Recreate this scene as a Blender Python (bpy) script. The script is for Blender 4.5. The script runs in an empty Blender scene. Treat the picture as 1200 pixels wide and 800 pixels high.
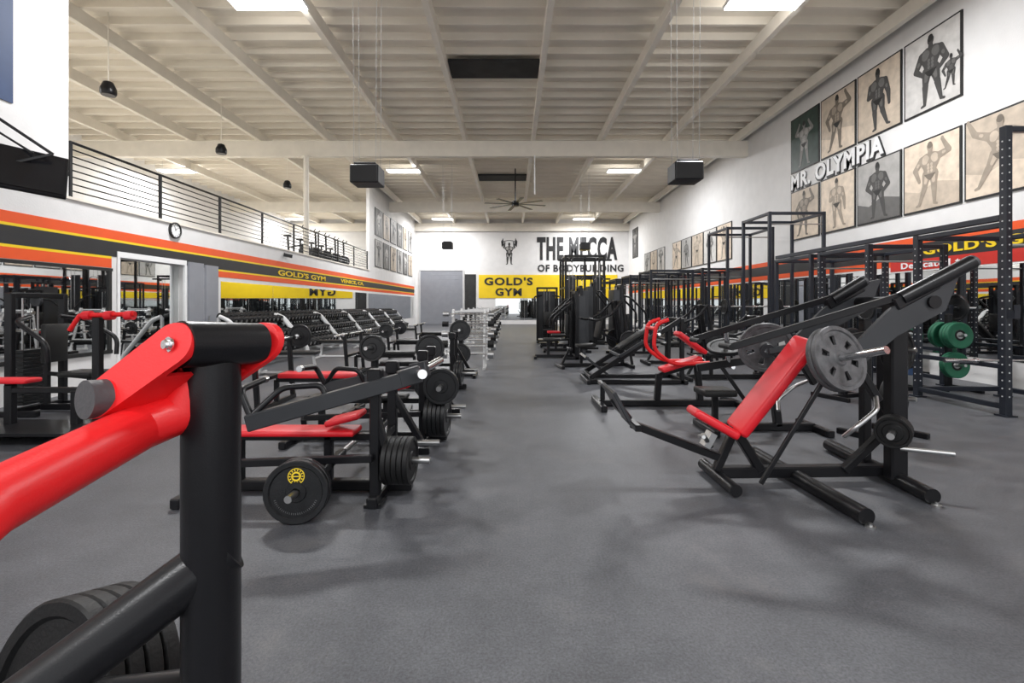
import bpy,bmesh,math,random
from mathutils import Vector,Matrix,Euler
RND=random.Random(4)
SC=bpy.context.scene
COL=SC.collection
pi=math.pi
V=Vector
# ---------------------------------------------------------------- materials
def M(name,col,rough=.5,metal=0,bump=0,bscale=60,var=0,vscale=3,emit=0,coat=0,dist=.02,spec=.5):
    m=bpy.data.materials.new(name); m.use_nodes=True
    nt=m.node_tree; p=nt.nodes['Principled BSDF']
    p.inputs['Base Color'].default_value=(*col,1)
    p.inputs['Roughness'].default_value=rough
    p.inputs['Metallic'].default_value=metal
    p.inputs['Specular IOR Level'].default_value=spec
    if coat: p.inputs['Coat Weight'].default_value=coat
    tc=nt.nodes.new('ShaderNodeTexCoord')
    if var:
        n=nt.nodes.new('ShaderNodeTexNoise'); n.inputs['Scale'].default_value=vscale; n.inputs['Detail'].default_value=5
        nt.links.new(tc.outputs['Object'],n.inputs['Vector'])
        r=nt.nodes.new('ShaderNodeValToRGB')
        r.color_ramp.elements[0].position=.3; r.color_ramp.elements[1].position=.7
        r.color_ramp.elements[0].color=(*[max(0,c*(1-var)) for c in col],1)
        r.color_ramp.elements[1].color=(*[min(1,c*(1+var)) for c in col],1)
        nt.links.new(n.outputs['Fac'],r.inputs['Fac']); nt.links.new(r.outputs['Color'],p.inputs['Base Color'])
    if bump:
        n=nt.nodes.new('ShaderNodeTexNoise'); n.inputs['Scale'].default_value=bscale
        nt.links.new(tc.outputs['Object'],n.inputs['Vector'])
        b=nt.nodes.new('ShaderNodeBump'); b.inputs['Strength'].default_value=bump; b.inputs['Distance'].default_value=dist
        nt.links.new(n.outputs['Fac'],b.inputs['Height']); nt.links.new(b.outputs['Normal'],p.inputs['Normal'])
    if emit:
        p.inputs['Emission Color'].default_value=(*col,1); p.inputs['Emission Strength'].default_value=emit
    return m
WHITE=M('wall_paint',(.81,.80,.79),.75,var=.03,bump=.1,bscale=40)
CEIL=M('ceiling_paint',(.84,.785,.69),.7,var=.04,vscale=1.2)
BEAM=M('beam_paint',(.86,.81,.72),.6,var=.04)
ORANGE=M('orange_paint',(.86,.10,.015),.5,var=.03)
YELLOW=M('yellow_paint',(.92,.64,.01),.5,var=.03)
BLKPAINT=M('black_paint',(.02,.02,.022),.5,var=.1)
REDPANEL=M('red_panel',(.6,.03,.02),.5,var=.05)
RED=M('red_vinyl',(.68,.012,.022),.4,var=.06,bump=.08,bscale=150)
REDGLOSS=M('red_powder_coat',(.72,.013,.016),.38,var=.05,bump=.1,bscale=260,dist=.003,spec=.4)
BLACK=M('black_powder_coat',(.0075,.0075,.009),.30,bump=.12,bscale=300,dist=.003,var=.1,spec=.3)
RACKM=M('blue_black_powder_coat',(.016,.019,.027),.32,bump=.1,bscale=300,dist=.003,var=.1,spec=.35)
DGREY=M('charcoal_powder_coat',(.032,.034,.038),.34,var=.1,bump=.08,bscale=300,dist=.003,spec=.4)
RUBBER=M('black_rubber',(.006,.006,.0065),.5,var=.2,bump=.1,bscale=90,spec=.3)
IRON=M('cast_iron_paint',(.011,.0115,.013),.38,var=.25,vscale=8,bump=.12,bscale=120,spec=.35)
GIRON=M('grey_cast_iron',(.10,.10,.105),.45,metal=.2,var=.4,vscale=14,bump=.15,bscale=120)
CHROME=M('chrome',(.75,.75,.76),.18,metal=1,var=.05)
STEEL=M('brushed_steel',(.5,.5,.5),.32,metal=1,var=.1)
CABLE=M('thin_cable',(.42,.42,.42),.6,var=.05)
GREEN=M('green_rubber',(.008,.11,.055),.5,var=.15)
BLUE=M('blue_rubber',(.012,.05,.14),.5,var=.1)
BLUEB=M('blue_banner',(.02,.05,.14),.6,var=.1)
GREY=M('grey_metal_door',(.28,.29,.32),.5,var=.05)
LGREY=M('light_grey_coat',(.60,.60,.60),.4,var=.05)
CAPG=M('grey_plastic_cap',(.06,.06,.065),.5,bump=.1,bscale=80)
VINYL=M('black_vinyl',(.012,.012,.012),.42,bump=.1,bscale=120,var=.1,spec=.35)
MIRROR=M('mirror_glass',(.76,.78,.78),.015,metal=1)
LETTERW=M('white_lettering',(.92,.92,.92),.5,var=.01)
YEMB=M('yellow_emblem',(.9,.65,.03),.5,var=.05)
LENS=M('lamp_lens',(1,.98,.95),.4,emit=6)
SCREEN=M('screen_glass',(.008,.008,.01),.25,var=.1)
DARKPANEL=M('dark_panel',(.03,.03,.03),.8,var=.3)  # dark ceiling panels, and painted shade of the back wall opening
FRAME=M('black_frame',(.012,.012,.012),.5,var=.1)
TONES=[M('print_tone',(c*1.0,c*.97,c*.93),.55,var=.12,vscale=6) for c in (.02,.06,.13,.25,.42,.62)]
SEPIA=[M('sepia_tone',(c*1.05,c*.88,c*.70),.55,var=.15,vscale=6) for c in (.04,.17,.34,.54,.72)]
GREENT=M('green_tone',(.03,.055,.045),.5,var=.3,vscale=5)

def floor_mat():
    m=bpy.data.materials.new('rubber_floor'); m.use_nodes=True; nt=m.node_tree; p=nt.nodes['Principled BSDF']
    L=nt.links.new; N=nt.nodes.new
    tc=N('ShaderNodeTexCoord')
    n1=N('ShaderNodeTexNoise'); n1.inputs['Scale'].default_value=2.6; n1.inputs['Detail'].default_value=12; n1.inputs['Roughness'].default_value=.78
    n2=N('ShaderNodeTexNoise'); n2.inputs['Scale'].default_value=80; n2.inputs['Detail'].default_value=5; n2.inputs['Roughness'].default_value=.85
    vo=N('ShaderNodeTexVoronoi'); vo.inputs['Scale'].default_value=60
    for n in (n1,n2,vo): L(tc.outputs['Object'],n.inputs['Vector'])
    r1=N('ShaderNodeValToRGB'); r1.color_ramp.elements[0].position=.3; r1.color_ramp.elements[1].position=.7
    r1.color_ramp.elements[0].color=(.052,.055,.063,1); r1.color_ramp.elements[1].color=(.118,.121,.133,1)
    L(n1.outputs['Fac'],r1.inputs['Fac'])
    r2=N('ShaderNodeValToRGB'); r2.color_ramp.elements[0].position=.38; r2.color_ramp.elements[1].position=.62
    r2.color_ramp.elements[0].color=(.5,.5,.5,1); r2.color_ramp.elements[1].color=(1.45,1.45,1.45,1)
    L(n2.outputs['Fac'],r2.inputs['Fac'])
    mx=N('ShaderNodeMix'); mx.data_type='RGBA'; mx.blend_type='MULTIPLY'; mx.inputs[0].default_value=.85
    L(r1.outputs['Color'],mx.inputs[6]); L(r2.outputs['Color'],mx.inputs[7])
    r3=N('ShaderNodeValToRGB'); r3.color_ramp.elements[0].position=.0; r3.color_ramp.elements[1].position=.14
    r3.color_ramp.elements[0].color=(.27,.27,.29,1); r3.color_ramp.elements[1].color=(0,0,0,1)
    L(vo.outputs['Distance'],r3.inputs['Fac'])
    ad=N('ShaderNodeMix'); ad.data_type='RGBA'; ad.blend_type='ADD'; ad.inputs[0].default_value=.3
    L(mx.outputs[2],ad.inputs[6]); L(r3.outputs['Color'],ad.inputs[7])
    # broad traffic wear
    n4=N('ShaderNodeTexNoise'); n4.inputs['Scale'].default_value=1.3; n4.inputs['Detail'].default_value=10; n4.inputs['Roughness'].default_value=.7
    L(tc.outputs['Object'],n4.inputs['Vector'])
    r4=N('ShaderNodeValToRGB'); r4.color_ramp.elements[0].position=.56; r4.color_ramp.elements[1].position=.68
    r4.color_ramp.elements[0].color=(0,0,0,1); r4.color_ramp.elements[1].color=(.45,.45,.45,1)
    L(n4.outputs['Fac'],r4.inputs['Fac'])
    mb=N('ShaderNodeMix'); mb.data_type='RGBA'; L(r4.outputs['Color'],mb.inputs[0]); L(ad.outputs[2],mb.inputs[6]); mb.inputs[7].default_value=(.125,.118,.114,1)
    L(mb.outputs[2],p.inputs['Base Color'])
    rr=N('ShaderNodeMapRange'); rr.inputs['To Min'].default_value=.32; rr.inputs['To Max'].default_value=.54
    L(n1.outputs['Fac'],rr.inputs['Value']); L(rr.outputs['Result'],p.inputs['Roughness'])
    b=N('ShaderNodeBump'); b.inputs['Strength'].default_value=.5; b.inputs['Distance'].default_value=.004
    L(n2.outputs['Fac'],b.inputs['Height']); L(b.outputs['Normal'],p.inputs['Normal'])
    return m
FLOOR=floor_mat()
# ---------------------------------------------------------------- mesh builder
def frame(axis,up=None):
    z=V(axis).normalized()
    u=V(up) if up is not None else (V((0,0,1)) if abs(z.z)<.95 else V((0,1,0)))
    x=u.cross(z).normalized(); y=z.cross(x)
    return x,y,z
SPLIT={'weight_peg','weight_horn','crossbeam','guide_rod','wire','cradle','handle','clock_hand','foot_glide','pull_up_bar','handlebar'}
class B:
    def __init__(s,mat=None):
        s.bm=bmesh.new(); s.mats=[]; s.i=0
        if mat: s.m(mat)
    def m(s,mat):
        if mat not in s.mats: s.mats.append(mat)
        s.i=s.mats.index(mat); return s
    def face(s,vs):
        try:
            f=s.bm.faces.new(vs); f.material_index=s.i; return f
        except ValueError: return None
    def merge(s,tb,mtx=None):
        if mtx is not None: tb.transform(mtx)
        vm={}
        for v in tb.verts: vm[v]=s.bm.verts.new(v.co)
        for f in tb.faces: s.face([vm[v] for v in f.verts])
        tb.free()
    def box(s,c,size,rot=None,bev=0,seg=1):
        tb=bmesh.new(); bmesh.ops.create_cube(tb,size=1)
        bmesh.ops.scale(tb,vec=size,verts=tb.verts)
        if bev: bmesh.ops.bevel(tb,geom=list(tb.edges),offset=bev,segments=seg,affect='EDGES',profile=.5)
        mt=Matrix.Translation(c)
        if rot is not None:
            if not isinstance(rot,Matrix): rot=Euler(rot).to_matrix()
            mt=mt@rot.to_4x4()
        s.merge(tb,mt); return s
    def bar(s,p1,p2,w,h=None,up=None,bev=None,seg=1):
        p1=V(p1);p2=V(p2);h=h or w
        x,y,z=frame(p2-p1,up)
        mt=Matrix((x,y,z)).transposed()
        if bev is None: bev=min(w,h)*.12
        return s.box((p1+p2)/2,(w,h,(p2-p1).length),mt,bev,seg)
    def tube(s,pts,r,seg=12,caps=True,closed=False):
        pts=[V(p) for p in pts]; n=len(pts)
        rs=r if isinstance(r,(list,tuple)) else [r]*n
        dirs=[]
        for i in range(n):
            if closed: a=pts[(i+1)%n]-pts[i-1]
            elif i==0: a=pts[1]-pts[0]
            elif i==n-1: a=pts[-1]-pts[-2]
            else: a=(pts[i+1]-pts[i]).normalized()+(pts[i]-pts[i-1]).normalized()
            dirs.append(a.normalized())
        x,y,z=frame(dirs[0]); rings=[]
        for i in range(n):
            d=dirs[i]; x=(x-d*x.dot(d)).normalized(); y=d.cross(x)
            k=1
            if 0<i<n-1:
                c=max(.5,d.dot((pts[i+1]-pts[i]).normalized())); k=1/c
            ring=[]
            if k>1.001:
                a=(pts[i+1]-pts[i]).normalized(); bb=(a-d*a.dot(d)).normalized()
            for j in range(seg):
                t=2*pi*j/seg; o=(x*math.cos(t)+y*math.sin(t))*rs[i]
                if k>1.001: o=o+bb*(o.dot(bb))*(k-1)
                ring.append(s.bm.verts.new(pts[i]+o))
            rings.append(ring)
        m=n if closed else n-1
        for i in range(m):
            a=rings[i];b=rings[(i+1)%n]
            for j in range(seg): s.face([a[j],a[(j+1)%seg],b[(j+1)%seg],b[j]])
        if caps and not closed:
            s.face(rings[0][::-1]); s.face(rings[-1])
        return s
    def cyl(s,p1,p2,r,seg=16): return s.tube([p1,p2],r,seg)
    def bend(s,pts,r,rad=.06,seg=12,k=5):
        pts=[V(p) for p in pts]; out=[pts[0]]
        for i in range(1,len(pts)-1):
            a=pts[i-1]-pts[i]; b=pts[i+1]-pts[i]
            q=min(rad,a.length*.45,b.length*.45)
            A=pts[i]+a.normalized()*q; C=pts[i]+b.normalized()*q
            for t in range(k+1):
                t/=k; out.append(A*(1-t)**2+pts[i]*2*t*(1-t)+C*t*t)
        out.append(pts[-1]); return s.tube(out,r,seg)
    def lathe(s,prof,c=(0,0,0),axis=(0,0,1),seg=32,closed=True):
        x,y,z=frame(axis); c=V(c); rings=[]
        for j in range(seg):
            t=2*pi*j/seg; d=x*math.cos(t)+y*math.sin(t)
            rings.append([s.bm.verts.new(c+d*r+z*h) for r,h in prof])
        n=len(prof)
        for j in range(seg):
            a=rings[j];b=rings[(j+1)%seg]
            for i in range(n if closed else n-1):
                k=(i+1)%n; s.face([a[i],b[i],b[k],a[k]])
        return s
    def prism(s,pts,th,mtx=None):
        tb=bmesh.new(); lo=[tb.verts.new((x,y,0)) for x,y in pts]; hi=[tb.verts.new((x,y,th)) for x,y in pts]
        n=len(pts); tb.faces.new(lo[::-1]); tb.faces.new(hi)
        for i in range(n): tb.faces.new([lo[i],lo[(i+1)%n],hi[(i+1)%n],hi[i]])
        s.merge(tb,mtx); return s
    def clusters(s):
        bm=s.bm; seen=set(); isl=[]
        for v in bm.verts:
            if v in seen: continue
            st=[v]; seen.add(v); comp=[]
            while st:
                q=st.pop(); comp.append(q)
                for e in q.link_edges:
                    w=e.other_vert(q)
                    if w not in seen: seen.add(w); st.append(w)
            isl.append(comp)
        bbs=[([min(v.co[k] for v in c)-.004 for k in range(3)],[max(v.co[k] for v in c)+.004 for k in range(3)]) for c in isl]
        par=list(range(len(isl)))
        def f(i):
            while par[i]!=i: i=par[i]
            return i
        for i in range(len(isl)):
            for j in range(i):
                if all(bbs[i][0][k]<=bbs[j][1][k] and bbs[j][0][k]<=bbs[i][1][k] for k in range(3)): par[f(i)]=f(j)
        g={}
        for i in range(len(isl)): g.setdefault(f(i),[]).extend(isl[i])
        return list(g.values())
    def obj(s,name,parent=None,world=False,kind=None,label=None,cat=None,group=None,loc=None,rot=None,sharp=35):
        if parent is not None and name in SPLIT:
            cl=s.clusters()
            if len(cl)>1:
                out=None
                for c in cl:
                    n=B(); n.mats=list(s.mats); vm={v:n.bm.verts.new(v.co) for v in c}; done=set()
                    for v in c:
                        for fc in v.link_faces:
                            if fc in done: continue
                            done.add(fc); n.i=fc.material_index; n.face([vm[q] for q in fc.verts])
                    out=n._obj(name,parent,world,kind,label,cat,group,loc,rot,sharp)
                s.bm.free(); return out
        return s._obj(name,parent,world,kind,label,cat,group,loc,rot,sharp)
    def _obj(s,name,parent,world,kind,label,cat,group,loc,rot,sharp):
        bmesh.ops.recalc_face_normals(s.bm,faces=s.bm.faces)
        me=bpy.data.meshes.new(name); s.bm.to_mesh(me); s.bm.free()
        for m in s.mats: me.materials.append(m)
        for p in me.polygons: p.use_smooth=True
        me.set_sharp_from_angle(angle=math.radians(sharp))
        if world and parent is not None: me.transform(Matrix.Translation(-parent.location))
        o=bpy.data.objects.new(name,me); COL.objects.link(o)
        if parent is not None: o.parent=parent
        if loc is not None: o.location=loc
        if rot is not None: o.rotation_euler=rot
        if kind: o['kind']=kind
        if label: o['label']=label
        if cat: o['category']=cat
        if group: o['group']=group
        return o
def thing(name,label,cat,loc=(0,0,0),rz=0,group=None):
    e=bpy.data.objects.new(name,None); e.empty_display_size=.2; COL.objects.link(e)
    e.location=loc; e.rotation_euler=(0,0,rz); e['label']=label; e['category']=cat
    if group: e['group']=group
    return e
def kids(o): return [c for c in bpy.data.objects if c.parent is o]
def dup(root,loc,rz=0,label=None,group=None,swap=None,skip=()):
    def rec(o,par):
        c=o.copy(); COL.objects.link(c)
        if par is not None: c.parent=par
        nm=o.name.split('.')[0]
        if swap and c.data and nm in swap:
            c.data=c.data.copy(); c.data.materials[0]=swap[nm]
        for k in kids(o):
            if k.name.split('.')[0] not in skip: rec(k,c)
        return c
    ks=rec(root,None); ks.location=loc; ks.rotation_euler=(0,0,rz)
    if label: ks['label']=label
    if group: ks['group']=group
    return ks
def struct(b,name): return b.obj(name,kind='structure')
tn=[0]
def trim(b):
    tn[0]+=1; return struct(b,'trim_%d'%tn[0])
def sbox(b,lo,hi):
    b.box([(a+c)/2 for a,c in zip(lo,hi)],[c-a for a,c in zip(lo,hi)]); return b
# ---------------------------------------------------------------- plates
PM={}
def plate_mesh(r,t,style):
    key=(round(r,3),round(t,3),style)
    if key in PM: return PM[key]
    h=t/2
    if style=='bumper_green' or style=='bumper_blue':
        b=B(GREEN if 'green' in style else BLUE)
        b.lathe([(r*.42,-h*.8),(r*.8,-h*.8),(r*.84,-h),(r*.97,-h),(r,-h*.8),(r,h*.8),(r*.97,h),(r*.84,h),(r*.8,h*.8),(r*.42,h*.8)],seg=36)
        b.m(STEEL).lathe([(.027,-h*.9),(r*.24,-h*.9),(r*.26,-h*.7),(r*.26,h*.7),(r*.24,h*.9),(.027,h*.9)],seg=36)
        b.m(RUBBER).lathe([(r*.26,-h*.7),(r*.42,-h*.7),(r*.42,h*.7),(r*.26,h*.7)],seg=36)
    elif style=='grip':
        b=B(GIRON); seg=60
        r1,r2=r*.42,r*.70; w=h*.45
        b.lathe([(.027,-h*.9),(r*.2,-h*.9),(r*.25,-w),(r1,-w),(r1,w),(r*.25,w),(r*.2,h*.9),(.027,h*.9)],seg=seg)
        b.lathe([(r2,-w),(r*.84,-w),(r*.87,-h),(r*.985,-h*.95),(r,-h*.7),(r,h*.7),(r*.985,h*.95),(r*.87,h),(r*.84,w),(r2,w)],seg=seg)
        for k in range(6):
            c=k*60+12; hw=21; pts=[]
            for g in range(9):
                a=math.radians(c-hw+2*hw*g/8); pts.append((r2*1.01*math.cos(a),r2*1.01*math.sin(a)))
            for g in range(9):
                a=math.radians(c+hw-2*hw*g/8); pts.append((r1*.99*math.cos(a),r1*.99*math.sin(a)))
            b.prism(pts,2*w,Matrix.Translation((0,0,-w)))
    else:
        b=B(IRON if style!='rubber' else RUBBER)
        b.lathe([(.027,-h*.9),(.06,-h*.9),(.066,-h*.5),(r*.80,-h*.45),(r*.84,-h*.95),(r*.97,-h),(r,-h*.75),(r,h*.75),(r*.97,h),(r*.84,h*.95),(r*.80,h*.45),(.066,h*.5),(.06,h*.9),(.027,h*.9)],seg=40)
    if style=='emblem':
        b.m(YEMB)
        b.lathe([(r*.235,h*.44),(r*.26,h*.44),(r*.26,h*.56),(r*.235,h*.56)],c=(0,r*.5,0),seg=30)
        b.lathe([(r*.10,h*.44),(r*.15,h*.44),(r*.15,h*.56),(r*.10,h*.56)],c=(0,r*.5,0),seg=20)
        for k in range(14):
            a=2*pi*k/14; cx,cy=r*.195*math.cos(a),r*.5+r*.195*math.sin(a)
            b.box((cx,cy,h*.5),(r*.03,r*.05,h*.12),(0,0,a+pi/2))
        b.box((0,r*.5,h*.5),(r*.2,r*.03,h*.12)); b.box((-r*.1,r*.5,h*.5),(r*.03,r*.12,h*.12)); b.box((r*.1,r*.5,h*.5),(r*.03,r*.12,h*.12))
        for k in range(26):
            a=math.radians(200+k*5.4); b.m(GIRON).box((r*.68*math.cos(a),r*.68*math.sin(a),h*.5),(r*.02,r*.06,h*.12),(0,0,a+pi/2))
    o=b.obj('tmp'); me=o.data; me.name='weight_plate_mesh'; bpy.data.objects.remove(o)
    PM[key]=me; return me
def plate(c,axis,r=.225,t=.035,style='iron',label=None,group='weight plates on the pegs'):
    me=plate_mesh(r,t,style)
    o=bpy.data.objects.new('weight_plate',me); COL.objects.link(o)
    o.rotation_mode='QUATERNION'; o.rotation_quaternion=V(axis).to_track_quat('Z','Y'); o.location=c
    o['label']=label or {'iron':'black cast iron weight plate with raised rim on a peg','rubber':'black rubber-coated weight plate on a steel peg','grip':'grey cast iron weight plate with grip cut-outs','emblem':'black weight plate with a round yellow emblem','bumper_green':'green rubber bumper plate with steel hub','bumper_blue':'blue rubber bumper plate with steel hub'}[style]
    o['category']='weight plate'; o['group']=group
    return o
def stack(c,axis,n,r=.225,t=.035,style='iron',**k):
    a=V(axis).normalized()
    for i in range(n):
        plate(V(c)+a*(i*(t+.002)),axis,r,t,style,**k)
def W(root,p):
    return Matrix.Translation(root.location)@Matrix.Rotation(root.rotation_euler.z,4,'Z')@V(p)
def WD(root,d): return Matrix.Rotation(root.rotation_euler.z,3,'Z')@V(d)
# ================================================================ room shell
XL,XR,YB,ZC=-6.96,8.4,34.5,7.7
YF=-5
b=B(FLOOR); sbox(b,(-17,YF,-.15),(8.6,YB+.2,0)); struct(b,'floor')
b=B(WHITE); sbox(b,(XR,YF,0),(XR+.2,YB+.2,ZC)); struct(b,'wall_right')
b=B(WHITE); sbox(b,(-16.2,YB,0),(XR,YB+.2,ZC)); struct(b,'wall_back')
b=B(WHITE)
sbox(b,(XL-.15,YF,0),(XL,8.47,3.1)); sbox(b,(XL-.15,8.47,2.26),(XL,10.2,3.1)); sbox(b,(XL-.15,10.2,0),(XL,YB,3.1))
sbox(b,(XL-.15,YF,3.1),(XL,7.5,ZC)); sbox(b,(XL-.15,23.3,3.1),(XL,YB,ZC)); struct(b,'wall_left')
b=B(WHITE); sbox(b,(-16.2,YF,0),(-16,YB,ZC)); struct(b,'wall_mezzanine')
b=B(WHITE); sbox(b,(XL-.25,8.3,0),(XL-.151,10.4,2.6)); struct(b,'wall_alcove')
b=B(CEIL); sbox(b,(-16,YF,2.85),(XL-.15,YB,3.05)); struct(b,'floor_mezzanine')
b=B(CEIL); sbox(b,(-16.2,YF,ZC),(8.6,YB+.2,ZC+.15))
y=YF+.2
while y<YB:
    sbox(b,(-16,y,ZC-.17),(8.4,y+.07,ZC)); y+=.61
struct(b,'ceiling')
for i in range(-6,4):
    x=.76+2.44*i
    if x<-16 or x>8.3: continue
    b=B(BEAM); sbox(b,(x-.065,YF,ZC-.47),(x+.065,YB,ZC-.171)); trim(b)
for y in (6.9,17.1,27.2,34.3):
    b=B(BEAM); sbox(b,(-16,y-.12,6.68),(8.4,y+.12,ZC-.475)); trim(b)
def strip(y0,y1,z0,z1,mat,side='L',th=.006):
    b=B(mat)
    if side=='L': sbox(b,(XL,y0,z0),(XL+th,y1,z1))
    elif side=='R': sbox(b,(XR-th,y0,z0),(XR,y1,z1))
    else: sbox(b,(y0,YB-th,z0),(y1,YB,z1))
    return trim(b)
strip(YF,34,2.54,2.70,ORANGE); strip(YF,34,2.50,2.54,YELLOW); strip(YF,34,2.24,2.50,BLKPAINT)
strip(YF,8.3,2.20,2.24,YELLOW); strip(YF,8.3,2.04,2.20,ORANGE)
strip(11.3,34,2.20,2.24,YELLOW); strip(11.3,34,2.06,2.20,ORANGE)
strip(YF,23.3,3.06,3.10,BEAM,th=.03)
strip(YF,34.4,2.66,2.80,ORANGE,'R'); strip(YF,10.6,2.34,2.66,BLKPAINT,'R'); strip(YF,10.6,2.12,2.34,REDPANEL,'R')
strip(10.6,34.4,2.36,2.66,BLKPAINT,'R'); strip(10.6,34.4,2.22,2.36,ORANGE,'R')
strip(-2.4,7.6,1.88,3.56,YELLOW,'B',.04)
b=B(GREY); sbox(b,(-6.6,YB-.05,0),(-3.55,YB-.001,3.85))
for i in range(24): sbox(b,(-6.6,YB-.065,.02+i*.16),(-3.55,YB-.05,.13+i*.16))
struct(b,'door_1')
b=B(LGREY); sbox(b,(-6.7,YB-.1,0),(-6.6,YB-.001,3.95)); sbox(b,(-3.55,YB-.1,0),(-3.45,YB-.001,3.95)); sbox(b,(-6.6,YB-.1,3.85),(-3.55,YB-.001,3.95)); trim(b)
b=B(DARKPANEL); sbox(b,(-3.4,YB-.03,0),(-2.6,YB-.001,3.6)); struct(b,'opening_shade')  # flat dark sheet on the wall, painted shade of an opening
b=B(GREY); sbox(b,(XL,10.24,0),(XL+.05,10.72,2.32)); struct(b,'door_3')
b=B(GREY); sbox(b,(XL,10.80,0),(XL+.05,11.25,2.30)); b.m(STEEL); b.cyl((XL+.08,10.86,1.0),(XL+.08,10.86,1.15),.012); struct(b,'door_4')
b=B(LETTERW); sbox(b,(XL-.02,8.41,0),(XL+.02,8.47,2.34)); sbox(b,(XL-.02,10.14,0),(XL+.02,10.2,2.34)); sbox(b,(XL-.02,8.47,2.24),(XL+.02,10.14,2.34)); trim(b)
def dark_bay(x0,x1,y0,y1):
    b=B(DARKPANEL); sbox(b,(x0,y0,ZC-.24),(x1,y1,ZC-.172)); trim(b)  # dark panel between two purlins, just below the joists
dark_bay(-1.6,.69,11.9,12.8); dark_bay(-1.6,.69,22.4,23.4); dark_bay(-1.6,.69,30.,31.)
def mirror(side,y0,y1,z0,z1,label='large frameless wall mirror'):
    b=B(MIRROR); g=.006
    if side=='L': sbox(b,(XL+.001,y0+g,z0),(XL+.009,y1-g,z1))
    elif side=='R': sbox(b,(XR-.009,y0+g,z0),(XR-.001,y1-g,z1))
    elif side=='A': sbox(b,(XL-.150,y0+g,z0),(XL-.142,y1-g,z1))
    else: sbox(b,(y0+g,YB-.009,z0),(y1-g,YB-.001,z1))
    b.obj('wall_mirror',label=label,cat='mirror',group='wall mirrors')
for i in range(3): mirror('L',.6+i*2.55,.6+(i+1)*2.55,.62,1.98)
for i in range(9): mirror('L',11.4+i*2.5,11.4+(i+1)*2.5,.5,1.96)
mirror('A',8.49,10.18,.25,2.22)
for i in range(12): mirror('R',4.4+i*2.45,4.4+(i+1)*2.45,.45,2.09 if i<3 else 2.18)
for i in range(4): mirror('B',-1.2+i*2.1,-1.2+(i+1)*2.1,.3,1.86)
b=B(FRAME); sbox(b,(XL,.5,.56),(XL+.03,8.3,.62)); sbox(b,(XL,.5,1.98),(XL+.03,8.3,2.03))
for i in range(4): sbox(b,(XL,.6+i*2.55-.03,.62),(XL+.03,.6+i*2.55+.03,1.98))
trim(b)
# ================================================================ text & wall graphics
def text(body,c0,width,height,u,n,mat,ext=.02,off=.0,name='wall_lettering',label=None,cat='sign',space=1.0):
    cu=bpy.data.curves.new('t','FONT'); cu.body=body; cu.size=1; cu.offset=off; cu.extrude=.02; cu.space_character=space; cu.resolution_u=3
    ob=bpy.data.objects.new('t',cu); COL.objects.link(ob)
    dg=bpy.context.evaluated_depsgraph_get(); dg.update()
    me=bpy.data.meshes.new_from_object(ob.evaluated_get(dg)); bpy.data.objects.remove(ob)
    xs=[v.co.x for v in me.vertices]; ys=[v.co.y for v in me.vertices]
    x0,x1,y0,y1=min(xs),max(xs),min(ys),max(ys)
    u=V(u);n=V(n);vz=n.cross(u)
    for v in me.vertices:
        p=(v.co.x-x0)/(x1-x0)*width; q=(v.co.y-y0)/(y1-y0)*height; w=(v.co.z+.02)/.04*ext
        v.co=u*p+vz*q+n*w
    me.materials.clear(); me.materials.append(mat)
    for p in me.polygons: p.material_index=0
    o=bpy.data.objects.new(name,me); COL.objects.link(o); o.location=c0
    o['label']=label; o['category']=cat
    return o
UB,NB=(1,0,0),(0,-1,0); UR,NR=(0,-1,0),(-1,0,0); UL,NL=(0,1,0),(1,0,0)
text('THE MECCA',(1.8,YB-.003,4.6),5.8,1.7,UB,NB,BLKPAINT,.03,.045,label='tall bold black painted wall lettering above the yellow sign',space=1.12)
text('OF BODYBUILDING',(1.85,YB-.003,3.78),6.2,.52,UB,NB,BLKPAINT,.03,.03,label='smaller bold black painted wall lettering',space=1.12)
text("GOLD'S",(-2.0,YB-.041,2.80),3.5,.58,UB,NB,BLKPAINT,.02,.035,label='bold black lettering on the yellow fascia',space=1.15)
text("GYM",(-1.2,YB-.041,2.04),1.9,.56,UB,NB,BLKPAINT,.02,.035,label='bold black lettering on the yellow fascia',space=1.15)
text('MR. OLYMPIA',(XR-.001,14.34,4.76),3.62,.50,UR,NR,BLKPAINT,.033,.055,name='lettering_shadow_backing',label='dark outline and painted drop shadow behind white wall lettering',space=1.12)  # black copy of the letters, painted as their outline and drop shadow
text('MR. OLYMPIA',(XR-.0345,14.30,4.81),3.55,.44,UR,NR,LETTERW,.010,.035,label='crisp white block lettering between two rows of posters',space=1.12)
text("GOLD'S GYM",(XR-.007,9.75,2.41),2.5,.18,UR,NR,YELLOW,.01,.035,label='yellow lettering on a black wall stripe',space=1.1)
text("Dedicated to",(XR-.007,10.3,2.16),1.5,.13,UR,NR,LETTERW,.01,.02,label='white lettering on a red wall band',space=1.1)
text("GOLD'S GYM",(XL+.007,14.2,2.28),3.6,.17,UL,NL,YELLOW,.01,.02,label='yellow lettering on the black wall stripe')
text("VENICE, CA.",(XL+.007,19.4,2.28),3.0,.17,UL,NL,YELLOW,.01,.02,label='yellow lettering on the black wall stripe')
def mtx(u,n,o):
    u=V(u);n=V(n);v=n.cross(u)
    m=Matrix((u,v,n)).transposed().to_4x4(); m.translation=V(o); return m
def limb(b,p,q,r1,r2,z,mt,mat,k=6):
    p=V((*p,0));q=V((*q,0)); d=(q-p); a=math.atan2(d.y,d.x); pts=[]
    for i in range(k+1):
        t=a+pi/2+pi*i/k; pts.append((p.x+r1*math.cos(t),p.y+r1*math.sin(t)))
    for i in range(k+1):
        t=a-pi/2+pi*i/k; pts.append((q.x+r2*math.cos(t),q.y+r2*math.sin(t)))
    b.m(mat).prism(pts,.0012,mt@Matrix.Translation((0,0,z)))
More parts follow.
